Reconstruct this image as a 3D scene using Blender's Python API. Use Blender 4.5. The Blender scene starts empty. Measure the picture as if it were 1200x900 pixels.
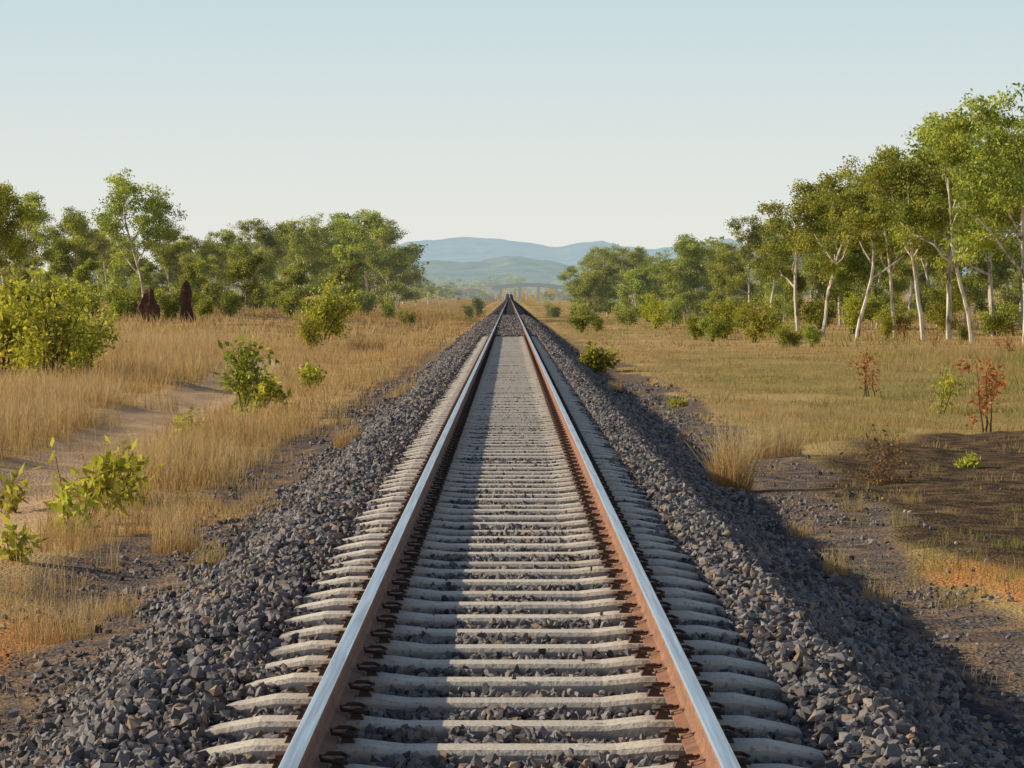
import bpy, bmesh, math, random
import numpy as np
from mathutils import Vector

rng = np.random.default_rng(7)
random.seed(7)
scene = bpy.context.scene
F = 3400.0; CAMZ = 1.77; HZ = 347.0; VX = 597.0
SUN_EL = 24.0
SUN_AZ = -84.0   # compass-like from +Y, negative = left

# ---------------------------------------------------------------- helpers
def _hash(ix, iy, seed):
    n = (ix.astype(np.int64)*374761393 + iy.astype(np.int64)*668265263 + seed*1442695041) & 0x7fffffff
    n = ((n ^ (n >> 13)) * 1274126177) & 0x7fffffff
    n = (n ^ (n >> 16)) & 0xffffff
    return n/float(0xffffff)
def vnoise(x, y, s, seed=0):
    x = np.asarray(x, float)/s; y = np.asarray(y, float)/s
    ix = np.floor(x); iy = np.floor(y); fx = x-ix; fy = y-iy
    fx = fx*fx*(3-2*fx); fy = fy*fy*(3-2*fy)
    a = _hash(ix, iy, seed); b = _hash(ix+1, iy, seed); c = _hash(ix, iy+1, seed); d = _hash(ix+1, iy+1, seed)
    return (a*(1-fx)+b*fx)*(1-fy)+(c*(1-fx)+d*fx)*fy
def fbm(x, y, s, seed=0, o=3):
    t = 0; a = 1; n = 0
    for i in range(o):
        t = t+a*vnoise(x, y, s/(2**i), seed+i*17); n += a; a *= .5
    return t/n
def sstep(a, b, x):
    t = np.clip((np.asarray(x, float)-a)/(b-a), 0, 1); return t*t*(3-2*t)

def path_c(y):   # dirt path centre line
    return np.interp(y, [0, 20, 33, 45, 60, 78, 110, 160, 260], [-5.0, -5.3, -5.9, -6.6, -7.1, -7.5, -9.5, -15, -30])
def base_h(x, y):
    x = np.asarray(x, float); y = np.asarray(y, float)
    p = np.interp(x, [-60, -14, -9, -7.6, -6, -4.4, -3.2, -2.5, -1.72, -1.3, -1.22, 1.22, 1.3, 1.62, 2.55, 3.0, 4.2, 7, 20, 60],
                  [-.25, -.4, -.5, -.6, -.72, -.6, -.66, -.58, -.07, -.05, -.09, -.09, -.05, -.07, -.64, -.70, -.64, -.72, -.62, -.5])
    inner = (np.abs(x) < 1.3)
    p = np.where(inner & (y > 128), p+0.09, p)
    off = sstep(2.6, 5, np.abs(x))
    p = p + off*(fbm(x, y, 5, 3)-.5)*.28 + sstep(1.7, 2.6, np.abs(x))*(fbm(x, y, 1.1, 9)-.5)*.18
    l = sstep(4, 22, -x)*sstep(70, 260, y)*1.0
    r = sstep(8, 30, x)*sstep(120, 350, y)*.5
    far = sstep(1500, 4500, y)*18
    dc = np.abs(x-path_c(y))
    p = p - .07*sstep(1.1, .3, dc)*(y < 200)
    return p+l+r+far

def mesh_from(name, V, Fc, mats, mat_idx=None, attrs=None, smooth=False):
    me = bpy.data.meshes.new(name)
    V = np.asarray(V, np.float32); Fc = np.asarray(Fc, np.int32)
    k = Fc.shape[1]
    me.vertices.add(len(V)); me.vertices.foreach_set('co', V.ravel())
    me.loops.add(Fc.size); me.loops.foreach_set('vertex_index', Fc.ravel())
    me.polygons.add(len(Fc)); me.polygons.foreach_set('loop_start', np.arange(0, Fc.size, k, dtype=np.int32))
    me.polygons.foreach_set('use_smooth', np.full(len(Fc), smooth, dtype=bool))
    for m in mats: me.materials.append(m)
    if mat_idx is not None: me.polygons.foreach_set('material_index', np.asarray(mat_idx, np.int32))
    me.update(calc_edges=True)
    if attrs:
        for n, a in attrs.items():
            a = np.asarray(a, np.float32)
            if a.ndim == 1:
                at = me.attributes.new(n, 'FLOAT', 'POINT'); at.data.foreach_set('value', a)
            else:
                at = me.attributes.new(n, 'FLOAT_VECTOR', 'POINT'); at.data.foreach_set('vector', a.ravel())
    return me
def add_obj(name, me, parent=None, loc=(0, 0, 0)):
    o = bpy.data.objects.new(name, me); scene.collection.objects.link(o); o.location = loc
    if parent: o.parent = parent
    return o

# ---------------------------------------------------------------- materials
class NT:
    def __init__(s, name):
        s.m = bpy.data.materials.new(name); s.m.use_nodes = True
        try: s.m.cycles.emission_sampling = 'NONE'
        except Exception: pass
        s.t = s.m.node_tree; s.t.nodes.clear()
        s.out = s.n('ShaderNodeOutputMaterial')
    def n(s, typ, **kw):
        nd = s.t.nodes.new(typ)
        for k, v in kw.items(): setattr(nd, k, v)
        return nd
    def l(s, a, b): s.t.links.new(a, b)
    def setin(s, nd, i, v):
        if hasattr(v, 'is_linked') or hasattr(v, 'links'): s.l(v, nd.inputs[i])
        else: nd.inputs[i].default_value = v
    def mix(s, f, a, b, blend='MIX'):
        nd = s.n('ShaderNodeMix', data_type='RGBA', blend_type=blend)
        s.setin(nd, 0, f); s.setin(nd, 6, a); s.setin(nd, 7, b); return nd.outputs[2]
    def math(s, op, a, b=0.0, clamp=False):
        nd = s.n('ShaderNodeMath', operation=op, use_clamp=clamp); s.setin(nd, 0, a); s.setin(nd, 1, b); return nd.outputs[0]
    def ramp(s, v, a, b):
        nd = s.n('ShaderNodeMapRange'); s.setin(nd, 0, v); nd.inputs[1].default_value = a; nd.inputs[2].default_value = b; return nd.outputs[0]
    def noise(s, scale, detail=4, vec=None, rough=.55):
        nd = s.n('ShaderNodeTexNoise'); nd.inputs['Scale'].default_value = scale; nd.inputs['Detail'].default_value = detail
        nd.inputs['Roughness'].default_value = rough
        if vec is None: vec = s.pos()
        s.l(vec, nd.inputs['Vector']); return nd.outputs[0]
    def pos(s):
        if not hasattr(s, '_p'): s._p = s.n('ShaderNodeNewGeometry').outputs['Position']
        return s._p
    def attr(s, name, o='Fac'):
        nd = s.n('ShaderNodeAttribute', attribute_name=name); return nd.outputs[o]
    def bsdf(s, col, rough=.9, metal=0., spec=.3, normal=None):
        b = s.n('ShaderNodeBsdfPrincipled'); s.setin(b, 'Base Color', col); s.setin(b, 'Roughness', rough)
        s.setin(b, 'Metallic', metal); s.setin(b, 'Specular IOR Level', spec)
        if normal: s.l(normal, b.inputs['Normal'])
        return b.outputs[0]
    def diff(s, col, normal=None):
        b = s.n('ShaderNodeBsdfDiffuse'); s.setin(b, 0, col)
        if normal: s.l(normal, b.inputs['Normal'])
        return b.outputs[0]
    def bump(s, h, strength=.5, dist=.02):
        b = s.n('ShaderNodeBump'); b.inputs['Strength'].default_value = strength; b.inputs['Distance'].default_value = dist
        s.l(h, b.inputs['Height']); return b.outputs[0]
    def fin(s, sh): s.l(sh, s.out.inputs[0]); return s.m
def C(r, g, b): return (r, g, b, 1)

# ground
g = NT('ground_dry_earth')
z1 = g.n('ShaderNodeSeparateXYZ'); g.l(g.attr('zone', 'Vector'), z1.inputs[0])
z2 = g.n('ShaderNodeSeparateXYZ'); g.l(g.attr('zone2', 'Vector'), z2.inputs[0])
nb = g.noise(.35, 4); nm = g.noise(3.0, 5); nf = g.noise(28, 2)
def edge(v, soft=.18):
    a = g.math('ADD', v, g.math('MULTIPLY', g.math('SUBTRACT', nm, .5), .9))
    return g.ramp(a, .5-soft, .5+soft)
soil = g.mix(g.ramp(nb, .35, .65), C(.60, .40, .18), C(.46, .29, .13))
soil = g.mix(g.ramp(nm, .4, .7), soil, C(.68, .48, .24))
soil = g.mix(g.math('MULTIPLY', edge(z2.outputs[1]), .6), soil, C(.24, .23, .06))
soil = g.mix(edge(z2.outputs[0]), soil, g.mix(nm, C(.72, .32, .11), C(.52, .26, .11)))
pathc = g.mix(g.ramp(nm, .3, .7), C(.70, .49, .30), C(.52, .34, .20))
soil = g.mix(edge(z1.outputs[1], .1), soil, pathc)
burn = g.mix(g.ramp(nm, .42, .66), C(.05, .041, .036), C(.22, .14, .08))
soil = g.mix(g.math('MULTIPLY', edge(z1.outputs[2], .25), .93), soil, burn)
vor = g.n('ShaderNodeTexVoronoi'); vor.inputs['Scale'].default_value = 26; g.l(g.pos(), vor.inputs['Vector'])
vs = g.n('ShaderNodeSeparateColor'); g.l(vor.outputs['Color'], vs.inputs[0])
grav = g.mix(vs.outputs[0], C(.07, .06, .058), C(.23, .195, .175))
grav = g.mix(g.ramp(nm, .45, .68), grav, C(.36, .235, .14))
soil = g.mix(edge(z1.outputs[0]), soil, grav)
soil = g.mix(g.ramp(z2.outputs[2], .3, .7), soil, g.mix(vs.outputs[1], C(.045, .042, .046), C(.12, .11, .115)))
soil = g.mix(.35, soil, g.mix(nf, C(.25, .25, .25), C(1, 1, 1)), 'MULTIPLY')
hgt = g.math('ADD', g.math('MULTIPLY', vor.outputs['Distance'], .6), nf)
MAT_GROUND = g.fin(g.diff(soil, g.bump(hgt, .7, .03)))

# stones
g = NT('ballast_basalt')
r = g.attr('rnd')
c = g.mix(r, C(.075, .070, .074), C(.31, .285, .28))
c = g.mix(g.ramp(g.math('FRACT', g.math('MULTIPLY', r, 7.3)), .78, .95), c, C(.34, .25, .18))
c = g.mix(.5, c, g.mix(g.noise(60, 2), C(.4, .4, .4), C(1.4, 1.4, 1.4)), 'MULTIPLY')
MAT_STONE = g.fin(g.diff(c))

# concrete
g = NT('sleeper_concrete')
r = g.attr('rnd')
n1 = g.noise(4, 5); n2 = g.noise(40, 3)
c = g.mix(g.ramp(n1, .3, .7), C(.78, .70, .59), C(.60, .53, .44))
c = g.mix(g.math('MULTIPLY', r, .4), c, C(.46, .40, .33))
c = g.mix(g.ramp(n2, .54, .75), c, C(.32, .26, .2))
sx = g.n('ShaderNodeSeparateXYZ'); g.l(g.pos(), sx.inputs[0])
ax = g.math('ABSOLUTE', g.math('SUBTRACT', g.math('ABSOLUTE', sx.outputs[0]), .75))
st = g.math('MULTIPLY', g.ramp(g.math('ADD', ax, g.math('MULTIPLY', n1, .12)), .30, .12), .5)
c = g.mix(st, c, C(.24, .12, .07))
dz = g.math('MULTIPLY', g.ramp(g.math('ADD', sx.outputs[2], g.math('MULTIPLY', n1, .04)), .0, -.05), .75)   # flanks get darker towards the bottom
c = g.mix(dz, c, C(.13, .11, .10))
MAT_CONC = g.fin(g.bsdf(c, .85, 0, .3, g.bump(n2, .5, .012)))

g = NT('rail_rusty_side')
n1 = g.noise(9, 5)
c = g.mix(g.ramp(n1, .3, .7), C(.36, .17, .09), C(.18, .10, .065))
MAT_RUST = g.fin(g.bsdf(c, .75, .1, .4, g.bump(g.noise(80, 3), .3, .004)))
g = NT('rail_polished_top')
st = g.n('ShaderNodeMapping'); st.inputs['Scale'].default_value = (60, .8, 10); g.l(g.pos(), st.inputs[0])
n1 = g.noise(1, 4, st.outputs[0])
c = g.mix(g.ramp(n1, .35, .7), C(.93, .94, .96), C(.66, .64, .64))
MAT_STEEL = g.fin(g.bsdf(c, g.ramp(n1, -.6, 2.6), 1., .5))
g = NT('clip_dark_steel')
MAT_CLIP = g.fin(g.bsdf(g.mix(g.noise(20, 2), C(.05, .035, .03), C(.13, .07, .045)), .65, .3, .4))

def haze_glow(g, sh, a=180., b=2400., amt=.8):
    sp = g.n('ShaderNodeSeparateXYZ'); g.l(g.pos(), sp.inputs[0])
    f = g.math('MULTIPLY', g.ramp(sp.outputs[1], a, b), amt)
    em = g.n('ShaderNodeEmission'); em.inputs[0].default_value = C(.46, .55, .54); em.inputs[1].default_value = .9  # aerial haze painted as pale emission, growing with distance along the track
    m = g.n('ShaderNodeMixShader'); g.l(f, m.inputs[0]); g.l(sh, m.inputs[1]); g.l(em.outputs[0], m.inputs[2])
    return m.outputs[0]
def leaf_mat(name, dark, mid, light, trans=.4, hz=False):
    g = NT(name); r = g.attr('rnd')
    oi = g.n('ShaderNodeObjectInfo').outputs['Random']
    c = g.mix(g.ramp(r, 0, .55), dark, mid); c = g.mix(g.ramp(r, .5, 1), c, light)
    hs = g.n('ShaderNodeHueSaturation'); g.l(c, hs.inputs['Color'])
    g.l(g.math('ADD', g.math('MULTIPLY', oi, .03), .478), hs.inputs['Hue'])
    hs.inputs['Saturation'].default_value = .95
    g.l(g.math('ADD', g.math('MULTIPLY', oi, .4), .88), hs.inputs['Value'])
    c = hs.outputs[0]
    b = g.diff(c)
    t = g.n('ShaderNodeBsdfTranslucent'); g.l(g.mix(1., c, C(1.6, 1.5, .6), 'MULTIPLY'), t.inputs[0])
    m = g.n('ShaderNodeMixShader'); m.inputs[0].default_value = trans; g.l(b, m.inputs[1]); g.l(t.outputs[0], m.inputs[2])
    o = m.outputs[0]
    if hz: o = haze_glow(g, o)
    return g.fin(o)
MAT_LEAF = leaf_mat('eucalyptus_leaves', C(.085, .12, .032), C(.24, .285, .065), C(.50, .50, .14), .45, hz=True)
MAT_LEAF_Y = leaf_mat('young_leaves', C(.15, .18, .035), C(.34, .37, .06), C(.56, .54, .11), .45)
MAT_LEAF_R = leaf_mat('dead_red_leaves', C(.16, .06, .03), C(.34, .12, .06), C(.46, .22, .1))
MAT_LEAF_B = leaf_mat('dead_brown_leaves', C(.10, .06, .04), C(.20, .12, .08), C(.32, .22, .13))
g = NT('pale_bark')
sp = g.n('ShaderNodeMapping'); sp.inputs['Scale'].default_value = (4, 4, 1.2); g.l(g.pos(), sp.inputs[0])
n1 = g.noise(1.2, 3, sp.outputs[0])
c = g.mix(g.ramp(n1, .46, .68), C(.68, .60, .50), C(.18, .13, .10))
MAT_BARK = g.fin(haze_glow(g, g.diff(c)))
g = NT('brown_bark'); MAT_BARK2 = g.fin(g.diff(g.mix(g.noise(5, 2), C(.17, .12, .08), C(.09, .06, .045))))

def grass_mat(name, hz=False):
    g = NT(name); r = g.attr('rnd'); t = g.attr('tip'); gr = g.attr('green')
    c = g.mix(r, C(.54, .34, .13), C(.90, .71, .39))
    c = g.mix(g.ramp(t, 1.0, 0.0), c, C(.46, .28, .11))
    c = g.mix(gr, c, C(.26, .28, .06))
    b = g.diff(c)
    tr = g.n('ShaderNodeBsdfTranslucent'); g.l(c, tr.inputs[0])
    m = g.n('ShaderNodeMixShader'); m.inputs[0].default_value = .42; g.l(b, m.inputs[1]); g.l(tr.outputs[0], m.inputs[2])
    return g.fin(m.outputs[0])
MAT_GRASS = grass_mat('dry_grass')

g = NT('termite_earth')
c = g.mix(g.ramp(g.noise(2, 4), .3, .7), C(.15, .08, .055), C(.08, .047, .035))
MAT_TERM = g.fin(g.diff(c, g.bump(g.noise(5, 4), .8, .1)))

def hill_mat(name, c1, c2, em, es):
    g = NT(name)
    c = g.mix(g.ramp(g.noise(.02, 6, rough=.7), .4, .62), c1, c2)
    e = g.n('ShaderNodeEmission'); e.inputs[0].default_value = em; e.inputs[1].default_value = 1  # hill surface glows evenly: haze painted in as emission over the diffuse colour
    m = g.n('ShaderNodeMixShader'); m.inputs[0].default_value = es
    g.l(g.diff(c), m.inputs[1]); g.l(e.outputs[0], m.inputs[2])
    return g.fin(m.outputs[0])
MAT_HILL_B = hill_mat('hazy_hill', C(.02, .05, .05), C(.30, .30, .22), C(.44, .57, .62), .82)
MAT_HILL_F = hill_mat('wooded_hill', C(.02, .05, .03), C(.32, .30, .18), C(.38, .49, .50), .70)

# ---------------------------------------------------------------- terrain
def seq(parts):
    out = [parts[0][0]]
    for a, b, s in parts:
        n = max(1, int(round((b-a)/s))); out += list(np.linspace(a, b, n+1)[1:])
    return np.array(out)
xs = seq([(-3500, -1000, 500), (-1000, -200, 80), (-200, -60, 10), (-60, -20, 2), (-20, -9, .4), (-9, -1.8, .1), (-1.8, -1.15, .06), (-1.15, 1.15, .4),
          (1.15, 1.8, .06), (1.8, 9, .1), (9, 20, .4), (20, 60, 2), (60, 200, 10), (200, 1000, 80), (1000, 3500, 500)])
ys = seq([(-60, 5, 5), (5, 50, .2), (50, 100, .5), (100, 200, 2), (200, 500, 8), (500, 1500, 40), (1500, 7000, 300)])
X, Y = np.meshgrid(xs, ys)
Z = base_h(X, Y)
nx, ny = len(xs), len(ys)
V = np.stack([X.ravel(), Y.ravel(), Z.ravel()], 1)
i = np.arange(nx-1); j = np.arange(ny-1); I, J = np.meshgrid(i, j)
a = (J*nx+I).ravel()
Fq = np.stack([a, a+1, a+1+nx, a+nx], 1)
x = V[:, 0]; y = V[:, 1]
wob = (fbm(x, y, 4, 21)-.5)*2.2
nearr = sstep(4.5, 3.9, x+wob*.8)*sstep(2, 2.3, x)
nearl = sstep(-3.9, -3.2, x+wob*.7)*sstep(-2, -2.3, x)
gravel = np.clip(nearl+nearr, 0, 1)*.8
gravel = np.where(y > 60, gravel*np.clip(1-(y-60)/260, 0.1, 1)+0.0, gravel)
dc = np.abs(x-path_c(y)); pathm = sstep(1.25, .6, dc+(wob*.15))*sstep(130, 90, y)
BURN = [(7.0, 37, 2.9, 10.5), (5.6, 30, 1.6, 5), (9.5, 46, 3, 6)]
def burnf(x, y): return np.maximum.reduce([1-((x-a)/c)**2-((y-b)/d)**2 for a, b, c, d in BURN])
def ell(cx, cy, rx, ry): return np.clip(1.3-np.sqrt(((x-cx)/rx)**2+((y-cy)/ry)**2), 0, 1)
burnt = sstep(-.5, .3, burnf(x, y)+wob*.4)
orange = np.maximum.reduce([ell(4.3, 25.2, .9, 1.5), ell(4.4, 23.5, .6, 1.3), ell(-3.3, 20, .6, 4)*.85, ell(-3.0, 15, .6, 2)*.9, ell(-3.5, 30, .5, 6)*.8, ell(3.6, 31, .4, 3)*.7, ell(-2.9, 24, .3, 1.2)*.8, ell(-4.4, 40, .5, 5)*.7])
green = np.where(x > 0, fbm(x, y, 7, 55)*.7+.1+.3*sstep(40, 70, y)*sstep(5, 9, x)*sstep(130, 90, y), fbm(x, y, 9, 61)*.5)
ball = sstep(-2.75, -2.5, x+wob*.12)*sstep(3.0, 2.7, x+wob*.12)
zone = np.stack([gravel, pathm, burnt], 1); zone2 = np.stack([orange, green, ball], 1)
add_obj('ground', mesh_from('ground', V, Fq, [MAT_GROUND], attrs={'zone': zone, 'zone2': zone2}, smooth=True))

# ---------------------------------------------------------------- railway track
track = bpy.data.objects.new('railway_track', None); scene.collection.objects.link(track)
prof = [(-.070, .004), (-.070, .014), (-.022, .030), (-.010, .045), (-.009, .120), (-.034, .136), (-.036, .160), (-.033, .170), (-.026, .176), (-.012, .179),
        (.012, .179), (.026, .176), (.033, .170), (.036, .160), (.034, .136), (.009, .120), (.010, .045), (.022, .030), (.070, .014), (.070, .004)]
ry = np.array(list(np.arange(-40, 200, 8.0))+list(np.arange(200, 1391, 50.)))
for nm_, rx in (('left_rail', -.7525), ('right_rail', .7525)):
    VV = []; FF = []; MI = []
    k = len(prof)
    for yy in ry:
        for (px, pz) in prof: VV.append((rx+px, yy, pz))
    for s in range(len(ry)-1):
        for q in range(k):
            q2 = (q+1) % k
            FF.append((s*k+q, s*k+q2, (s+1)*k+q2, (s+1)*k+q))
            MI.append(1 if 7 <= q <= 11 else 0)
    add_obj(nm_, mesh_from(nm_, VV, FF, [MAT_RUST, MAT_STEEL], MI), track)

PITCH = .67
sx_ = [(-1.25, -.05, .86), (-1.20, -.035, .95), (-1.02, 0, 1), (-.60, 0, 1), (-.42, -.02, .92), (.42, -.02, .92), (.60, 0, 1), (1.02, 0, 1), (1.20, -.035, .95), (1.25, -.05, .86)]
TV = []; TF = []
for (xx, zz, w) in sx_:
    for (yy, dz) in ((-.130, None), (-.106, -.02), (-.090, 0), (.090, 0), (.106, -.02), (.130, None)):
        TV.append((xx, yy*w, -.2 if dz is None else zz+dz))
for s in range(len(sx_)-1):
    for q in range(5): TF.append((s*6+q, (s+1)*6+q, (s+1)*6+q+1, s*6+q+1))
TF.append((0, 1, 4, 5)); TF.append((1, 2, 3, 4)); b0 = (len(sx_)-1)*6
TF.append((b0+5, b0+4, b0+1, b0)); TF.append((b0+4, b0+3, b0+2, b0+1))
TV = np.array(TV); TF = np.array(TF)
sy = np.arange(-20, 420, PITCH); n = len(sy)
jit = rng.normal(0, .012, n); rotj = rng.normal(0, .005, n); zj = rng.normal(0, .004, n); xj = rng.normal(0, .015, n)
VV = np.repeat(TV[None], n, 0)
VV[:, :, 1] += sy[:, None]+jit[:, None]+VV[:, :, 0]*rotj[:, None]
VV[:, :, 0] += xj[:, None]; VV[:, :, 2] += np.minimum(zj, .003)[:, None]
FF = (TF[None]+(np.arange(n)*len(TV))[:, None, None]).reshape(-1, 4)
add_obj('concrete_sleepers', mesh_from('sleepers', VV.reshape(-1, 3), FF, [MAT_CONC], attrs={'rnd': np.repeat(rng.random(n), len(TV))}), track)
SLY = sy+jit

def tube(pts, rad, sides=6):
    pts = [Vector(p) for p in pts]; V = []; Fc = []
    for i, p in enumerate(pts):
        d = (pts[min(i+1, len(pts)-1)]-pts[max(i-1, 0)]).normalized()
        u = d.cross(Vector((0.3, 1, .1)) if abs(d.y) < .9 else Vector((1, 0, 0))).normalized(); w = d.cross(u)
        r = rad[i] if hasattr(rad, '__len__') else rad
        for s in range(sides):
            a = 2*math.pi*s/sides; V.append(tuple(p+u*math.cos(a)*r+w*math.sin(a)*r))
    for i in range(len(pts)-1):
        for s in range(sides):
            s2 = (s+1) % sides; A = i*sides+s; B = i*sides+s2; Cc = (i+1)*sides+s2; D = (i+1)*sides+s
            Fc.append((A, B, Cc)); Fc.append((A, Cc, D))
    return V, Fc
# clip: shoulder block + bent rod clip
cV, cF = tube([(.150, -.05, .028), (.105, -.045, .032), (.05, -.03, .036), (.045, 0, .046), (.07, .03, .052), (.12, .04, .05), (.148, .02, .042), (.13, -.005, .032), (.1, 0, .03)], .0085, 6)
bx = [(.082, -.04, -.01), (.145, -.04, -.01), (.145, .04, -.01), (.082, .04, -.01), (.09, -.03, .03), (.125, -.03, .03), (.125, .03, .03), (.09, .03, .03)]
o = len(cV); cV += bx
for f in [(4, 5, 6), (4, 6, 7), (0, 1, 5), (0, 5, 4), (1, 2, 6), (1, 6, 5), (2, 3, 7), (2, 7, 6), (3, 0, 4), (3, 4, 7)]: cF.append(tuple(o+q for q in f))
cV = np.array(cV); cF = np.array(cF)
VV = []; FF = []; o = 0
for yk in SLY[SLY < 130]:
    for rx in (-.7525, .7525):
        for sd in (-1, 1):
            v = cV.copy(); v[:, 0] = rx+sd*v[:, 0]; v[:, 1] = yk+sd*v[:, 1]
            VV.append(v); FF.append(cF+o); o += len(v)
add_obj('rail_clips', mesh_from('rail_clips', np.concatenate(VV), np.concatenate(FF), [MAT_CLIP]), track)

# ---------------------------------------------------------------- ballast stones
def stone_template(seed):
    rr = random.Random(seed); bm = bmesh.new()
    for i in range(11):
        v = Vector((rr.gauss(0, 1), rr.gauss(0, 1), rr.gauss(0, 1))).normalized()
        v = Vector((v.x*1.0, v.y*.78, v.z*.62))*rr.uniform(.85, 1.1); bm.verts.new(v)
    bmesh.ops.convex_hull(bm, input=bm.verts[:])
    bmesh.ops.triangulate(bm, faces=bm.faces[:])
    lv = [v for v in bm.verts if not v.link_faces]
    for v in lv: bm.verts.remove(v)
    bm.verts.index_update(); 
    V = np.array([v.co[:] for v in bm.verts]); Fc = np.array([[v.index for v in f.verts] for f in bm.faces]); bm.free(); return V, Fc
ST = [stone_template(s) for s in range(14)]
def rand_rot(n, tilt=1.0):
    q = rng.normal(size=(n, 4)); q /= np.linalg.norm(q, axis=1)[:, None]
    w, x, y, z = q.T
    return np.stack([np.stack([1-2*(y*y+z*z), 2*(x*y-z*w), 2*(x*z+y*w)], -1), np.stack([2*(x*y+z*w), 1-2*(x*x+z*z), 2*(y*z-x*w)], -1),
                     np.stack([2*(x*z-y*w), 2*(y*z+x*w), 1-2*(x*x+y*y)], -1)], 1)
def stones(name, P, S):
    n = len(P); tid = rng.integers(0, len(ST), n); VV = []; FF = []; RR = []; o = 0
    for t, (tv, tf) in enumerate(ST):
        m = tid == t; k = m.sum()
        if not k: continue
        R = rand_rot(k)*S[m][:, None, None]
        v = np.einsum('nij,vj->nvi', R, tv)+P[m][:, None, :]
        VV.append(v.reshape(-1, 3)); FF.append((tf[None]+(np.arange(k)*len(tv))[:, None, None]).reshape(-1, 3)+o)
        RR.append(np.repeat(rng.random(k), len(tv))); o += k*len(tv)
    return add_obj(name, mesh_from(name, np.concatenate(VV), np.concatenate(FF), [MAT_STONE], attrs={'rnd': np.concatenate(RR)}))
PS = []; SS = []
for (y0, y1, dens, r0, r1) in ((6, 42, 470, .022, .052), (42, 75, 220, .034, .064), (75, 150, 100, .048, .08), (150, 260, 35, .07, .11)):
    n = int((y1-y0)*5.9*dens); x = rng.uniform(-2.85, 3.05, n); y = rng.uniform(y0, y1, n)
    e = vnoise(x, y, .7, 5)*.5
    keep = (x > -2.4-e) & (x < 2.55+e)
    dy = np.abs(((y-sy[0]+PITCH/2) % PITCH)-PITCH/2)
    s = r0+(r1-r0)*rng.random(n)**1.3
    crib = (np.abs(x) < 1.27) & (y < 128)
    s = np.where(crib, np.minimum(s, rng.uniform(.022, .044, n)), s)
    onsl = crib & (dy < .115+s*.5) & ((rng.random(n) > .010) | (np.abs(x) > .55))
    keep &= ~onsl
    keep &= ~(np.abs(np.abs(x)-.7525) < .085)
    x = x[keep]; y = y[keep]; dy = dy[keep]; s = s[keep]; crib = crib[keep]
    z = base_h(x, y)+rng.uniform(-.3, .75, len(x))*s
    z += np.where((np.abs(x) > 1.3) & (np.abs(x) < 1.75), (vnoise(x, y, .5, 8)-.35)*.06, 0)
    lim = np.interp(y, [10, 60], [-.018, -.03])
    z = np.where(crib, np.minimum(z+.02+(vnoise(x, y, .4, 2)-.4)*.06, lim-s*.45), z)
    os_ = crib & (dy < .115); z = np.where(os_, .004, z); s = np.where(os_, s*.5, s)
    PS.append(np.stack([x, y, z], 1)); SS.append(s)
stones('track_ballast', np.concatenate(PS), np.concatenate(SS))
# loose gravel on the formation beside the track
n = 46000; y = 8+rng.random(n)**1.5*75; x = np.where(rng.random(n) < .5, rng.uniform(-4.3, -2.3, n), rng.uniform(2.5, 4.8, n))
fall = np.where(x < 0, sstep(-4.1, -2.6, x), sstep(4.8, 2.9, x))*(.1+.9*sstep(.35, .75, vnoise(x, y, .9, 31)))
k = rng.random(n) < fall*.8; x = x[k]; y = y[k]; s = rng.uniform(.009, .026, len(x))*(1+y/90)
big = rng.random(len(x)) < .12; s = np.where(big, s*1.8, s)
stones('loose_gravel', np.stack([x, y, base_h(x, y)+s*.25], 1), s)

# ---------------------------------------------------------------- grass
def grass_mesh(name, P, Hh, W, rnd, green, segs=2, lean=.35):
    n = len(P); az = rng.uniform(0, 2*math.pi, n); ln = rng.normal(0, lean, n)
    wz = rng.uniform(0, math.pi, n)
    d = np.stack([np.cos(az), np.sin(az), 0*az], 1); sd = np.stack([np.cos(wz), np.sin(wz)*.6, 0*wz], 1)*W[:, None]*.5
    up = np.array([0, 0, 1.])
    if segs == 2:
        m = P+up*Hh[:, None]*.55+d*(ln*Hh*.28)[:, None]; t = P+up*(Hh*(1-.25*ln**2))[:, None]+d*(ln*Hh)[:, None]
        V = np.stack([P-sd, P+sd, m-sd*.75, m+sd*.75, t], 1)
        Fc = np.array([[0, 1, 3], [0, 3, 2], [2, 3, 4]]); k = 5; tip = [0, 0, .55, .55, 1]
    else:
        t = P+up*Hh[:, None]+d*(ln*Hh)[:, None]; V = np.stack([P-sd, P+sd, t], 1); Fc = np.array([[0, 1, 2]]); k = 3; tip = [0, 0, 1]
    FF = (Fc[None]+(np.arange(n)*k)[:, None, None]).reshape(-1, 3)
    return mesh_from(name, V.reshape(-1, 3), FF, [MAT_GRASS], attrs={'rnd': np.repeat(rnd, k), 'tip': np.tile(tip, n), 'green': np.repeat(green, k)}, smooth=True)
def gdens(x, y):
    wob = (fbm(x, y, 4, 21)-.5)*2.2
    L = sstep(-2.9, -3.9, x+wob*.7); Rr = sstep(3.8, 4.8, x+wob*.8)
    d = np.where(x < 0, L, Rr)
    pn = fbm(x, y, 2.2, 77, 3)
    d = d*np.where(x < 0, sstep(.3, .55, pn)*.85+.12, sstep(.35, .65, pn)*.8+.08)
    dc = np.abs(x-path_c(y)); d = d*np.where(y < 110, sstep(.75, 1.4, dc+wob*.12), 1)
    d = d*(1-.97*sstep(-.7, .1, burnf(x, y)+wob*.4))
    d = d+np.where((x < -2.5) | (x > 3.0), .03, 0)*(pn > .5)
    return d
def ghei(x, y):
    pn = fbm(x, y, 3, 91)
    h = np.where(x < 0, np.where(x < path_c(y), .30+.6*pn, .18+.46*pn*pn*2), .05+.26*pn+.2*sstep(10, 16, x))
    h = np.where(x < 0, h*np.interp(-x, [3, 4.5], [.7, 1]), h)
    return h
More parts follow.
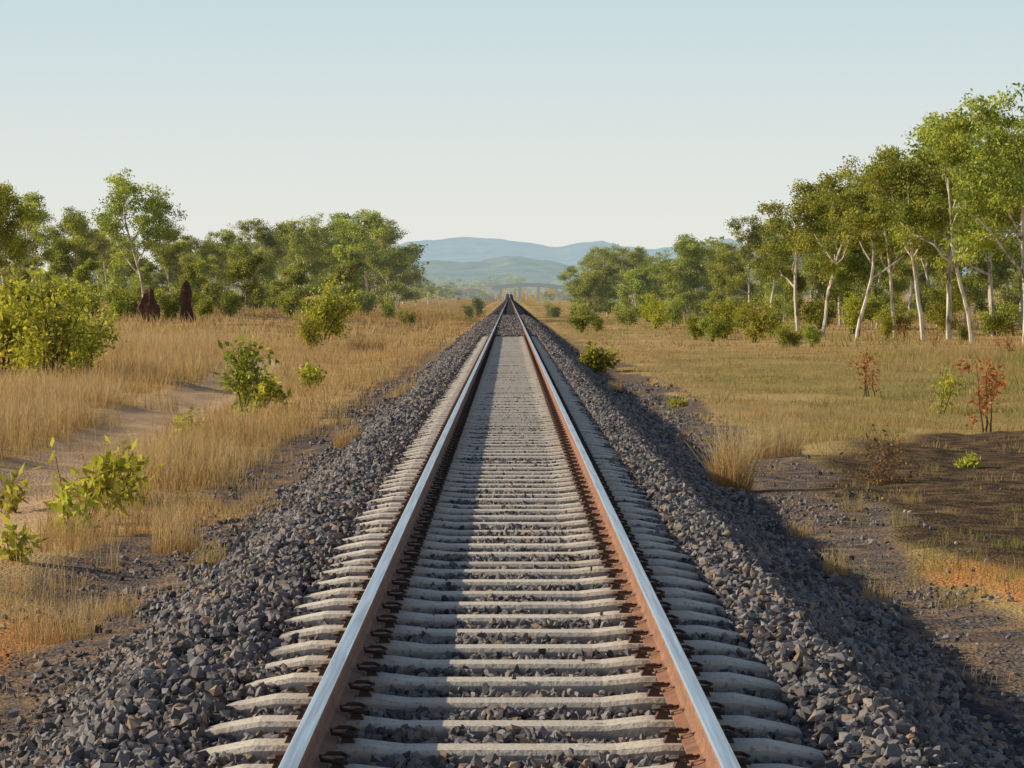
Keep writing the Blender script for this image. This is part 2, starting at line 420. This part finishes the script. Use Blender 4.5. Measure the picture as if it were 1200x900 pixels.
def ggreen(x, y):
    p = fbm(x, y, 6, 55)
    r = sstep(.46, .75, p)*np.where(x > 0, .7, .15)+np.where(x > 6, .28, 0)*sstep(45, 65, y)*sstep(130, 90, y)
    return np.clip(r, 0, .8)
grass_parts = []
for (y0, y1, N, nb_, w, sg, rad) in ((10, 32, 5600, 22, .006, 2, .10), (32, 62, 13000, 15, .010, 2, .14), (62, 130, 28000, 9, .021, 1, .25), (130, 420, 40000, 7, .06, 1, .6)):
    u = rng.random(N); y = np.sqrt(y0**2+u*(y1**2-y0**2)); x = rng.uniform(-1, 1, N)*(y*.23+2.5)
    k = rng.random(N) < gdens(x, y); x = x[k]; y = y[k]; h = ghei(x, y)*rng.uniform(.5, 1.4, len(x)); gr = ggreen(x, y)
    tr = rng.random(len(x)); tn = fbm(x, y, 2.5, 14)
    X_ = np.repeat(x, nb_)+rng.normal(0, rad, len(x)*nb_); Y_ = np.repeat(y, nb_)+rng.normal(0, rad, len(x)*nb_)
    hh = np.repeat(h, nb_)*rng.uniform(.4, 1.1, len(X_)); rn = np.clip(np.repeat(tr*.55+tn*.8-.17, nb_)+rng.normal(0, .18, len(X_)), 0, 1)
    grr = np.clip(np.repeat(gr, nb_)*rng.uniform(.3, 1.5, len(X_)), 0, 1)
    P = np.stack([X_, Y_, base_h(X_, Y_)-.02], 1)
    grass_parts.append(grass_mesh('dry_grass', P, hh, np.full(len(X_), w)*rng.uniform(.6, 1.5, len(X_)), rn, grr, sg, .5))
gp = bpy.data.objects.new('dry_grass', None); scene.collection.objects.link(gp)
for q, me in enumerate(grass_parts): add_obj('grass_patch_%d' % (q+1), me, gp)

def px2w(px, py, gz=None, depth=None):
    if depth is None: depth = F*(CAMZ+.62)/(py-HZ)
    x = (px-VX)*depth/F; return x, depth
def tuft(name, px, py, h, rad, nbl, w=.008, green=0, lean=.4, rn=.8):
    x, y = px2w(px, py); a = rng.uniform(0, 6.28, nbl); rr = rad*np.sqrt(rng.random(nbl))
    X_ = x+np.cos(a)*rr; Y_ = y+np.sin(a)*rr
    P = np.stack([X_, Y_, base_h(X_, Y_)-.02], 1)
    me = grass_mesh(name, P, h*rng.uniform(.35, 1.1, nbl), np.full(nbl, w), np.clip(rng.normal(rn, .2, nbl), 0, 1), np.clip(rng.normal(green, .1, nbl), 0, 1), 2, lean)
    add_obj(name, me)
tuft('grass_tuft', 858, 568, 1.05, .24, 520, .010, .05, .65, 1.)
tuft('grass_tuft', 905, 535, .70, .45, 420, .010, .05, .65, .95)
tuft('grass_tuft', 245, 668, .3, .15, 150, .006, .3)
tuft('grass_tuft', 205, 640, .5, .25, 300, .007, .0)
tuft('grass_tuft', 405, 528, .45, .2, 260, .009, 0, .4, .4)
tuft('grass_tuft', 325, 605, .16, .12, 100, .007, 0, .5, .3)
tuft('grass_tuft', 980, 668, .3, .12, 110, .006, .1)
tuft('grass_tuft', 1030, 690, .25, .12, 90, .006, .1)
tuft('grass_tuft', 720, 458, .35, .2, 160, .01, 0, .4, .5)
tuft('grass_tuft', 470, 470, .45, .35, 260, .01, 0, .4, .5)
tuft('grass_tuft', 90, 815, .12, .15, 120, .005, 0, .6, .3)
tuft('grass_tuft', 30, 880, .14, .15, 120, .005, 0, .6, .6)
tuft('grass_tuft', 430, 415, .9, .8, 500, .02, 0, .35, .15)
tuft('grass_tuft', 300, 585, .22, .2, 140, .007, 0, .5, .6)
tuft('grass_tuft', 130, 720, .25, .25, 220, .006, .05, .5, .7)
tuft('grass_tuft', 60, 745, .35, .3, 300, .006, 0, .5, .7)
for (a_, b_) in [(1110, 600), (1160, 560), (1060, 620), (1180, 640), (1090, 545), (1000, 600), (940, 620), (1120, 700), (1070, 580), (1140, 530), (1190, 590)]:
    tuft('grass_tuft', a_, b_, rng.uniform(.1, .25), .15, 60, .007, rng.uniform(0, .8), .5, .4)

# ---------------------------------------------------------------- trees & shrubs
class Plant:
    def __init__(s, seed): s.V = []; s.F = []; s.M = []; s.A = []; s.o = 0; s.r = random.Random(seed); s.g = np.random.default_rng(seed); s.cl = []
    def tube(s, pts, rad, sides):
        v, f = tube(pts, rad, sides); s.V.append(np.array(v)); s.F.append(np.array(f)+s.o); s.M.append(np.zeros(len(f))); s.A.append(np.full(len(v), .5)); s.o += len(v)
    def leaves(s, cen, L, W, rnd, droop=.5):
        n = len(cen); a = s.g.normal(size=(n, 3)); a[:, 2] -= droop; a /= np.linalg.norm(a, axis=1)[:, None]
        b = np.cross(a, s.g.normal(size=(n, 3))); b /= np.linalg.norm(b, axis=1)[:, None]
        L = L*s.g.uniform(.6, 1.3, n)[:, None]; W = W*s.g.uniform(.7, 1.2, n)[:, None]
        V = np.stack([cen, cen+a*L*.45+b*W*.5, cen+a*L, cen+a*L*.45-b*W*.5], 1).reshape(-1, 3)
        Fc = (np.array([[0, 1, 2], [0, 2, 3]])[None]+(np.arange(n)*4)[:, None, None]).reshape(-1, 3)
        s.V.append(V); s.F.append(Fc+s.o); s.M.append(np.ones(len(Fc))); s.A.append(np.repeat(rnd, 4)); s.o += 4*n
    def branch(s, p, d, L, r0, r1, nseg, wob, up):
        pts = [p.copy()]; rad = [r0]
        for i in range(nseg):
            d = (d+Vector((s.r.gauss(0, wob), s.r.gauss(0, wob), s.r.gauss(0, wob)+up))).normalized()
            p = p+d*L/nseg; pts.append(p.copy()); rad.append(r0+(r1-r0)*(i+1)/nseg)
        return pts, rad, d
    def mesh(s, name, mats):
        return mesh_from(name, np.concatenate(s.V), np.concatenate(s.F), mats, np.concatenate(s.M), {'rnd': np.concatenate(s.A)})
def perp(d, ang, az):
    u = d.orthogonal().normalized(); w = d.cross(u)
    return (d*math.cos(ang)+(u*math.cos(az)+w*math.sin(az))*math.sin(ang)).normalized()
def make_tree(seed, H=12., split=.4, spread=1., nleaf=125, leafL=.23, leafW=.10, clump=.92, sides=7, lod=0, nl=(6, 8), tr=.0125):
    P = Plant(seed); r = P.r
    tips = []
    pts, rad, d = P.branch(Vector((0, 0, -.3)), Vector((r.gauss(0, .07), r.gauss(0, .07), 1)).normalized(), H*r.uniform(.70, .78), H*tr, H*tr*.35, 10, .06, .04)
    P.tube(pts, rad, sides)
    k = len(pts)
    limbs = r.randint(*nl); az0 = r.uniform(0, 6.28)
    for q in range(limbs):
        t = split/.74+(1-split/.74)*(q+.2)/(limbs-.6); t = min(t, 1)
        idx = min(int(t*(k-1)), k-1); base = pts[idx]; rb = rad[idx]*.7
        ang = r.uniform(.55, 1.05)*spread*(1-.35*q/limbs) if q < limbs-1 else r.uniform(.1, .3)
        dd = perp(Vector((0, 0, 1)), ang, az0+q*2.4+r.uniform(-.4, .4))
        LL = H*r.uniform(.18, .31)*(1.15-.35*q/limbs)
        p2, r2, d2 = P.branch(base, dd, LL, rb, rb*.4, 5, .16, .08)
        P.tube(p2, r2, 5)
        nb = r.randint(3, 5)
        for w in range(nb):
            ii = r.randint(2, 5); b3 = p2[ii]
            d3 = perp(d2, r.uniform(.35, 1.1), r.uniform(0, 6.28)); d3.z += .1; d3.normalize()
            p3, r3, d33 = P.branch(b3, d3, H*r.uniform(.07, .15), r2[ii]*.6, r2[ii]*.2, 4, .22, .04)
            if not lod or w < 2: P.tube(p3, r3, 4)
            tips.append((p3[-1], 1.0)); tips.append((p3[2], .6))
            if not lod:
                for e in range(2):
                    p4, r4, _ = P.branch(p3[r.randint(2, 4)], perp(d33, r.uniform(.5, 1.2), r.uniform(0, 6.28)), H*r.uniform(.04, .08), .02, .008, 3, .25, -.02)
                    P.tube(p4, r4, 3); tips.append((p4[-1], .75))
        tips.append((p2[-1], 1.0))
    s = clump*H/12
    for (c, sc) in tips:
        n = int(nleaf*sc*r.uniform(.4, 1.4)); R = s*sc*r.uniform(.6, 1.25)
        g_ = P.g.normal(size=(n, 3)); g_ /= np.linalg.norm(g_, axis=1)[:, None]; g_ *= (P.g.random(n)**.5)[:, None]
        off = g_*np.array([R*1.1, R*1.1, R*.68]); off[:, 2] += R*.1
        base = r.uniform(.1, .8)
        rn = np.clip(base+P.g.normal(0, .16, n)+off[:, 2]/R*.12, 0, 1)
        P.leaves(np.array(c)[None]+off, leafL, leafW, rn)
    return P
mats_t = [MAT_BARK, MAT_LEAF]
def tmpl(*a, **k):
    P = make_tree(*a, **k); zz = np.concatenate(P.V); return (P.mesh('eucalyptus_tree', mats_t), np.percentile(zz[:, 2], 99.7))
TREES = [tmpl(sd, 12, sp_, spr) for (sd, sp_, spr) in [(1, .36, .95), (2, .32, 1.1), (3, .42, .85), (4, .35, 1.0), (5, .42, 1.0), (6, .3, 1.1), (8, .38, .8), (9, .33, 1.0)]]
YOUNG = [tmpl(sd, 7, .10, .9, 90, .24, .11, 1.35, 5, 0, (7, 9), .009) for sd in (31, 32, 33, 34)]
def put_tree(name, px, ytop, depth, ti=None, widen=1.0, T=None):
    T = T or TREES
    x = (px-VX)*depth/F; top = (HZ-ytop)/F*depth+CAMZ; gz = float(base_h(x, depth))
    me, hh = T[(ti if ti is not None else int(rng.integers(0, len(T)))) % len(T)]
    s = (top-gz)/hh; o = add_obj(name, me, None, (x, depth, gz)); w = s*widen*rng.uniform(.9, 1.1)
    o.scale = (w, w, s); o.rotation_euler = (0, 0, rng.uniform(0, 6.28)); return o
left = [(172, 204, 205, 1), (8, 218, 180, 3), (48, 228, 200, 0), (95, 244, 220, 6), (-30, 213, 175, 1), (-90, 230, 200, 5), (130, 262, 240, 4), (30, 245, 230, 7), (72, 254, 250, 2),
        (205, 255, 225, 6), (238, 276, 250, 0), (262, 270, 260, 3), (292, 258, 250, 5), (322, 262, 280, 7), (347, 257, 270, 1), (376, 252, 280, 4), (403, 250, 280, 2), (430, 248, 275, 3),
        (454, 260, 300, 6), (466, 290, 360, 0), (440, 266, 330, 1), (415, 264, 340, 5), (388, 268, 350, 7), (305, 278, 360, 2), (335, 272, 350, 6), (210, 282, 310, 3), (150, 276, 310, 5), (275, 282, 330, 4), (108, 270, 290, 3)]
right = [(1200, 110, 138, 1), (1140, 140, 142, 0), (1112, 132, 158, 3), (1082, 175, 150, 2), (1048, 178, 168, 6), (1004, 188, 158, 4), (962, 200, 170, 1), (935, 215, 190, 7), (1165, 140, 165, 5),
         (1250, 120, 140, 3), (1290, 150, 150, 0), (1340, 140, 160, 2), (1028, 208, 200, 5), (985, 228, 215, 0), (1065, 212, 215, 7), (1100, 195, 205, 6), (1150, 185, 215, 2), (1195, 170, 205, 4),
         (902, 258, 230, 3), (880, 254, 225, 5), (852, 282, 260, 1), (826, 280, 270, 0), (803, 275, 262, 2), (778, 294, 290, 4), (755, 290, 320, 7), (735, 288, 340, 1), (712, 290, 345, 3), (692, 296, 360, 6), (676, 312, 420, 5),
         (920, 272, 290, 2), (865, 288, 330, 6), (840, 294, 340, 3), (950, 262, 280, 6), (1010, 258, 290, 1), (1080, 255, 290, 3), (1140, 250, 280, 0), (1185, 245, 290, 5), (790, 303, 370, 5), (765, 306, 390, 2), (725, 308, 400, 0)]
for t in left+right: put_tree('eucalyptus_tree', t[0], t[1], t[2], t[3], 1.0 if t[2] < 250 else 1.12)
for px in np.arange(-120, 478, 20):   # thicket of young trees below the tall ones, left
    put_tree('young_eucalyptus', px+rng.uniform(-8, 8), rng.uniform(278, 316), rng.uniform(200, 310), None, rng.uniform(.9, 1.2), YOUNG)
for px in np.arange(672, 930, 17):
    put_tree('young_eucalyptus', px+rng.uniform(-8, 8), rng.uniform(302, 326), rng.uniform(235, 330), None, rng.uniform(.9, 1.2), YOUNG)
for px in np.arange(915, 1340, 22):
    put_tree('young_eucalyptus', px+rng.uniform(-8, 8), rng.uniform(262, 320), rng.uniform(190, 265), None, rng.uniform(.8, 1.1), YOUNG)

def make_shrub(seed, H=2.5, stems=8, spread=.7, nl=60, L=.13, W=.06, cl=.35, sub=3, mats=None, lean=(0, 0)):
    P = Plant(seed); r = P.r
    for q in range(stems):
        az = r.uniform(0, 6.28); d = perp(Vector((lean[0], lean[1], 1)).normalized(), abs(r.gauss(0, .5))*spread, az)
        pts, rad, d2 = P.branch(Vector((r.gauss(0, .04*H), r.gauss(0, .04*H), -.1)), d, H*r.uniform(.6, 1.0), .012*H, .003*H, 5, .13, .05)
        P.tube(pts, rad, 5)
        cs = [(pts[-1], 1), (pts[3], .7)]
        for w in range(sub):
            p3, r3, _ = P.branch(pts[r.randint(1, 4)], perp(d2, r.uniform(.5, 1.2), r.uniform(0, 6.28)), H*r.uniform(.15, .32), .005*H, .002*H, 3, .2, .08)
            P.tube(p3, r3, 4); cs.append((p3[-1], .9)); cs.append((p3[2], .6))
        for (c, sc) in cs:
            n = max(3, int(nl*sc*r.uniform(.5, 1.3))); R = cl*sc*r.uniform(.7, 1.2)
            off = P.g.normal(size=(n, 3))*R*.5; cen = np.array(c)[None]+off; cen[:, 2] = np.maximum(cen[:, 2], .04)
            P.leaves(cen, L, W, np.clip(r.uniform(.25, .7)+P.g.normal(0, .2, n), 0, 1), .1)
    return P.mesh('shrub', mats or [MAT_BARK2, MAT_LEAF_Y])
SH_BIG = [make_shrub(s, 2.6, 10, .8, 38, .17, .08, .42) for s in (11, 12, 13)]
SH_MID = [make_shrub(s, 2.0, 8, .7, 65, .15, .07, .36, mats=[MAT_BARK2, MAT_LEAF]) for s in (21, 22, 23)]
def put(name, me, px, py, s=1., depth=None, rz=None, sz=1.):
    x, y = px2w(px, py, depth=depth); o = add_obj(name, me, None, (x, y, float(base_h(x, y))))
    o.scale = (s, s, s*sz); o.rotation_euler = (0, 0, rng.uniform(0, 6.28) if rz is None else rz); return o
put('green_bush', SH_BIG[0], 62, 455, 1.12)
put('green_bush', SH_BIG[1], 5, 452, 1.1)
put('green_bush', SH_BIG[2], 95, 448, .8)
put('green_bush', SH_BIG[1], 380, 405, 1.15, sz=1.05)
put('green_bush', SH_BIG[2], 365, 415, .6)
for (px, d, s) in [(205, 200, 1.5), (250, 230, 1.3), (100, 190, 1.4), (50, 200, 1.6), (0, 180, 1.0), (40, 165, .7), (478, 220, .7), (560, 330, 1.2), (550, 300, .8), (150, 190, 1.2), (320, 240, 1.2), (300, 230, 1.3), (140, 180, .9), (430, 260, 1.2), (200, 178, .8),
                   (270, 200, 1.0), (340, 210, 1.1), (410, 240, .9), (240, 185, .8), (455, 240, .9)]:
    put('green_bush', SH_MID[rng.integers(0, 3)], px, 0, s, depth=d)
for (px, d, s) in [(682, 190, 1.0), (700, 200, .8), (735, 240, 1.2), (768, 215, 1.0), (815, 160, .9), (835, 155, .9), (850, 165, 1.1), (885, 150, 1.05), (925, 140, .8), (952, 135, .7), (790, 230, 1.2), (905, 170, 1.1),
                   (1000, 175, 1.2), (1050, 180, 1.3), (1110, 170, 1.2), (1170, 165, 1.3), (960, 190, 1.3), (650, 330, 1.2), (870, 200, 1.3), (760, 260, 1.3), (1230, 160, 1.2), (1130, 150, .6), (1040, 160, .7)]:
    put('green_bush', SH_MID[rng.integers(0, 3)] if rng.random() < .6 else SH_BIG[rng.integers(0, 3)], px, 0, s*.85, depth=d)
for k, (px, py, s) in enumerate([(1018, 462, .95), (1060, 400, .8), (1180, 415, .9), (1095, 408, .6)]):
    put('dead_shrub', make_shrub(40+k, 1.5, 4, .5, 12, .11, .05, .25, mats=[MAT_BARK2, MAT_LEAF_R]), px, py, s)
put('dead_shrub', make_shrub(50, .75, 14, 1.5, 7, .07, .035, .2, mats=[MAT_BARK2, MAT_LEAF_B]), 1037, 558, 1.)
put('red_leaved_sapling', make_shrub(51, 1.75, 3, .25, 16, .13, .06, .22, mats=[MAT_BARK2, MAT_LEAF_R]), 1155, 500)
put('red_leaved_sapling', make_shrub(52, 1.3, 3, .3, 12, .12, .05, .2, mats=[MAT_BARK2, MAT_LEAF_R]), 1150, 480, .8)
put('young_sapling', make_shrub(53, 1.1, 3, .4, 14, .12, .05, .2), 1102, 482)
put('young_sapling', make_shrub(54, 1.75, 5, .35, 20, .19, .085, .24, lean=(.15, 0), mats=[MAT_BARK2, MAT_LEAF]), 282, 487, rz=0)
put('young_sapling', make_shrub(55, .9, 5, .8, 16, .19, .085, .2), 310, 480)
put('leafy_plant', make_shrub(56, .95, 6, 1.1, 6, .17, .065, .16, 4, lean=(.5, 0)), 95, 612, rz=0)
put('leafy_plant', make_shrub(57, .85, 6, 1.0, 6, .16, .06, .16, 4, lean=(.3, 0)), 140, 590, rz=0)
put('leafy_plant', make_shrub(67, .7, 4, .8, 6, .15, .06, .14, 3), 85, 625)
put('leafy_plant', make_shrub(58, .6, 4, .7, 6, .14, .055, .12), 224, 515)
put('leafy_plant', make_shrub(59, .75, 3, .5, 4, .17, .06, .12), 25, 590)
put('leafy_plant', make_shrub(60, .55, 4, .7, 4, .15, .055, .12), 18, 668)
put('leafy_plant', make_shrub(61, .8, 6, .7, 24, .13, .06, .16), 365, 455)
put('leafy_plant', make_shrub(62, .95, 6, 1.0, 28, .17, .08, .22), 698, 434)
put('leafy_plant', make_shrub(63, .3, 5, 1.0, 10, .09, .04, .1), 795, 476)
put('leafy_plant', make_shrub(64, .25, 5, 1.0, 12, .09, .04, .1), 1135, 540)

# distant trees: one merged belt
LOD = [make_tree(70+q, 12, .25, 1.0, 24, .62, .36, 1.2, 4, 1, (5, 6), .016) for q in range(4)]
LV = [(np.concatenate(P.V), np.concatenate(P.F), np.concatenate(P.M), np.concatenate(P.A)) for P in LOD]
VV = []; FF = []; MM = []; AA = []; o = 0
def far_tree(x, y, h):
    global o
    v, f, m, a = LV[rng.integers(0, 4)]; an = rng.uniform(0, 6.28); s = h/12; c_, s_ = math.cos(an), math.sin(an)
    w = np.empty_like(v); w[:, 0] = (v[:, 0]*c_-v[:, 1]*s_)*s*1.35+x; w[:, 1] = (v[:, 0]*s_+v[:, 1]*c_)*s*1.25+y; w[:, 2] = v[:, 2]*s+float(base_h(x, y))
    VV.append(w); FF.append(f+o); MM.append(m); AA.append(np.clip(a+rng.normal(0, .12), 0, 1)); o += len(v)
cnt = 0
while cnt < 400:
    y = rng.uniform(380, 1500); x = rng.uniform(-1, 1)*(y*.22)
    px = VX+x*F/y
    if abs(x) < 13: continue
    h = rng.uniform(6, 11)
    if y < 700 and 480 < px < 660: h *= .4
    if 575 < px < 670: h *= .35
    far_tree(x, y, h); cnt += 1
for q in range(150):
    y = rng.uniform(1500, 2300); x = rng.uniform(-.10, .10)*y; far_tree(x, y, rng.uniform(9, 16))
for q in range(50):
    y = rng.uniform(500, 1300); x = rng.choice([-1, 1])*rng.uniform(9, 40); far_tree(x, y, rng.uniform(2.5, 4))
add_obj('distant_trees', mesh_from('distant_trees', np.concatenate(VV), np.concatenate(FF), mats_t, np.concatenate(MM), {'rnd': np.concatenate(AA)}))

# termite mounds
def mound(seed, H, R):
    r = random.Random(seed); V = []; Fc = []; ns = 16; nl = 12; ph = [r.uniform(0, 6.28) for _ in range(4)]
    for i in range(nl+1):
        t = i/nl; rr = R*(1-.55*t**1.5)*(1 if i < nl else .25)*(1+.12*math.sin(t*9+ph[3]))
        for s in range(ns):
            a = 2*math.pi*s/ns; q = 1+.2*math.sin(3*a+ph[0]+t*2)+.12*math.sin(5*a+ph[1]-t*3)+r.uniform(-.06, .06)
            V.append((math.cos(a)*rr*q+.12*R*math.sin(t*4+ph[2]), math.sin(a)*rr*q, -.1+H*(t+(.06*math.sin(a*2+ph[1]) if t > .8 else 0))))
    for i in range(nl):
        for s in range(ns): s2 = (s+1) % ns; Fc.append((i*ns+s, i*ns+s2, (i+1)*ns+s2, (i+1)*ns+s))
    V.append((0, 0, H*1.03)); top = len(V)-1
    for s in range(ns): Fc.append((nl*ns+s, nl*ns+(s+1) % ns, top))
    me = bpy.data.meshes.new('termite_mound'); me.from_pydata(V, [], Fc); me.materials.append(MAT_TERM); me.update(); return me
for (px, d, H, R, sd) in [(10, 170, 2.5, .62, 1), (28, 172, 2.2, .5, 2), (175, 172, 2.1, .6, 3), (219, 174, 2.5, .42, 4), (58, 200, 2.0, .6, 5)]:
    x, y = px2w(px, 0, depth=d); add_obj('termite_mound', mound(sd, H, R), None, (x, y, float(base_h(x, y))))

def ridge(name, Y0, prof, mat, depth, rough, seed, sp=20):
    pxs = np.array([p[0] for p in prof], float); pys = np.array([p[1] for p in prof], float)
    xw = (pxs-VX)*Y0/F; zw = (HZ-pys)/F*Y0+CAMZ
    xx = np.arange(xw[0], xw[-1], sp); tt = np.linspace(-1, 1, 41)
    X, T = np.meshgrid(xx, tt); Yy = Y0+T*depth
    top = np.interp(X, xw, zw)
    sh = np.clip(1-np.abs(T)**1.4, 0, 1)
    n = fbm(X, Yy, rough*6, seed, 4)-.5
    Z = top*sh*(1+n*.5*(np.abs(T) > .02))+n*rough*.10*sh+(vnoise(X, Yy, sp*1.5, seed+5)-.5)*rough*.09*sh-3
    V = np.stack([X.ravel(), Yy.ravel(), Z.ravel()], 1); nx = len(xx); i = np.arange(nx-1); j = np.arange(len(tt)-1); I, J = np.meshgrid(i, j); a = (J*nx+I).ravel()
    add_obj(name, mesh_from(name, V, np.stack([a, a+1, a+1+nx, a+nx], 1), [mat], smooth=True))
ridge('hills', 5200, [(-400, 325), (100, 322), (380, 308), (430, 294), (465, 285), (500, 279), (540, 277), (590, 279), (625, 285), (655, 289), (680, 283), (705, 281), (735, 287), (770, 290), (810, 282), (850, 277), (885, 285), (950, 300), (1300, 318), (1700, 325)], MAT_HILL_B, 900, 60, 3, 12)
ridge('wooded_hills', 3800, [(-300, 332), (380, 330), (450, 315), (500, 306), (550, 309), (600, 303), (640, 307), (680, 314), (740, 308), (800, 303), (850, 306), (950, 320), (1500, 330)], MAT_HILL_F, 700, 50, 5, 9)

# low overpass crossing the line in the distance
g = NT('overpass_concrete'); MAT_OP = g.fin(haze_glow(g, g.diff(g.mix(g.noise(.5, 3), C(.36, .28, .22), C(.2, .16, .14))), 200, 2600, .95))
op = bpy.data.objects.new('rail_overpass', None); scene.collection.objects.link(op); op.location = (9, 1330, 0)
N = 24; VV = []; FF = []; ZB, ZR = 5.6, 1.5
for q in range(N+1):
    t = q/N*2-1; xx = t*17; zt = ZB+ZR*(1-t*t)
    for (dy, dz) in ((-4, 0), (-4, -1.1), (4, -1.1), (4, 0)): VV.append((xx, dy, zt+dz))
for q in range(N):
    for s in range(4): FF.append((q*4+s, (q+1)*4+s, (q+1)*4+(s+1) % 4, q*4+(s+1) % 4))
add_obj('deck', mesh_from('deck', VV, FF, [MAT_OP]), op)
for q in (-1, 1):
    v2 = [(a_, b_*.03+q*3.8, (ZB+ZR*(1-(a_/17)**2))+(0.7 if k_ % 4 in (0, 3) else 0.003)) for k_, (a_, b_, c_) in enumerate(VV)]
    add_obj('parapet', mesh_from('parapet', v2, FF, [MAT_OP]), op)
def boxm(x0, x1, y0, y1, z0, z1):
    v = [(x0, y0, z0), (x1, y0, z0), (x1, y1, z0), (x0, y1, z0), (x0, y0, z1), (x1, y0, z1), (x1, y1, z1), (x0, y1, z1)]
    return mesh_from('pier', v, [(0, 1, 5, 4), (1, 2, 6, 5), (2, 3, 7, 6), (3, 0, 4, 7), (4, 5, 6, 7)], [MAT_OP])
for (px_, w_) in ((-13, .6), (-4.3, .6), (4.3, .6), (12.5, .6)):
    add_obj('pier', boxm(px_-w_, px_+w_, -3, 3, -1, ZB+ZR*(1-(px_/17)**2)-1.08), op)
g = NT('embankment_earth'); MAT_CUT = g.fin(haze_glow(g, g.diff(g.mix(g.ramp(g.noise(.25, 5), .4, .6), C(.34, .22, .13), C(.08, .085, .04))), 200, 2600, .8))
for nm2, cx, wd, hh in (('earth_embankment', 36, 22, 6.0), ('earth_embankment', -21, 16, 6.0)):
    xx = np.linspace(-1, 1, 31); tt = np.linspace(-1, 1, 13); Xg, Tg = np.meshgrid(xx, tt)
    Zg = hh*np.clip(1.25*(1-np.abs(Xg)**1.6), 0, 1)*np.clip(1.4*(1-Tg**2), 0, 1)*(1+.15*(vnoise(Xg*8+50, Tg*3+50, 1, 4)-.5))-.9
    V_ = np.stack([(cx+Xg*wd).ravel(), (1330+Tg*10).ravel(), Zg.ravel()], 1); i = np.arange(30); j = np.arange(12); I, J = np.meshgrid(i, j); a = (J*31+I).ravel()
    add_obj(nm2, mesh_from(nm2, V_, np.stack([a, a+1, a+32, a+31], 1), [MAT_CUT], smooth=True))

# ---------------------------------------------------------------- light, sky, camera
w = bpy.data.worlds.new('World'); scene.world = w; w.use_nodes = True
nt = w.node_tree; bg = nt.nodes['Background']
sky = nt.nodes.new('ShaderNodeTexSky'); sky.sky_type = 'NISHITA'; sky.sun_disc = False
sky.sun_elevation = math.radians(SUN_EL); sky.sun_rotation = math.radians(SUN_AZ % 360)
sky.air_density = 1.0; sky.dust_density = 1.2; sky.ozone_density = 1.5
S = .10
tc = nt.nodes.new('ShaderNodeTexCoord'); sp = nt.nodes.new('ShaderNodeSeparateXYZ'); nt.links.new(tc.outputs['Generated'], sp.inputs[0])
mr = nt.nodes.new('ShaderNodeMapRange'); mr.interpolation_type = 'SMOOTHSTEP'; nt.links.new(sp.outputs[2], mr.inputs[0])
mr.inputs[1].default_value = .0; mr.inputs[2].default_value = .135
hz = nt.nodes.new('ShaderNodeMix'); hz.data_type = 'RGBA'; nt.links.new(mr.outputs[0], hz.inputs[0])
hz.inputs[6].default_value = (.84/S, .84/S, .78/S, 1); hz.inputs[7].default_value = (.55/S, .71/S, .77/S, 1)
mr2 = nt.nodes.new('ShaderNodeMapRange'); mr2.interpolation_type = 'SMOOTHSTEP'; nt.links.new(sp.outputs[2], mr2.inputs[0])
mr2.inputs[1].default_value = .08; mr2.inputs[2].default_value = .42; mr2.inputs[3].default_value = .94; mr2.inputs[4].default_value = 0
mx = nt.nodes.new('ShaderNodeMix'); mx.data_type = 'RGBA'; nt.links.new(mr2.outputs[0], mx.inputs[0])
nt.links.new(sky.outputs[0], mx.inputs[6]); nt.links.new(hz.outputs[2], mx.inputs[7])
nt.links.new(mx.outputs[2], bg.inputs[0]); bg.inputs[1].default_value = S
L = bpy.data.lights.new('sun', 'SUN'); L.energy = 5.0; L.angle = math.radians(.5); L.color = (1, .87, .66)
so = bpy.data.objects.new('sun', L); scene.collection.objects.link(so)
e = math.radians(SUN_EL); a = math.radians(SUN_AZ)
sv = Vector((math.sin(a)*math.cos(e), math.cos(a)*math.cos(e), math.sin(e)))
so.rotation_euler = sv.to_track_quat('Z', 'Y').to_euler(); so.location = (-30, 0, 30)

cam = bpy.data.cameras.new('camera'); co = bpy.data.objects.new('camera', cam); scene.collection.objects.link(co)
cam.sensor_width = 36; cam.lens = F/1200*36; cam.clip_start = .1; cam.clip_end = 20000
co.location = (0, 0, CAMZ)
co.rotation_euler = (math.radians(90)-math.atan((450-HZ)/F), 0, math.atan((VX-600)/F))
scene.camera = co
scene.view_settings.view_transform = 'Standard'; scene.view_settings.look = 'None'; scene.view_settings.exposure = 0
print('tris', sum(len(m.polygons) for m in bpy.data.meshes))
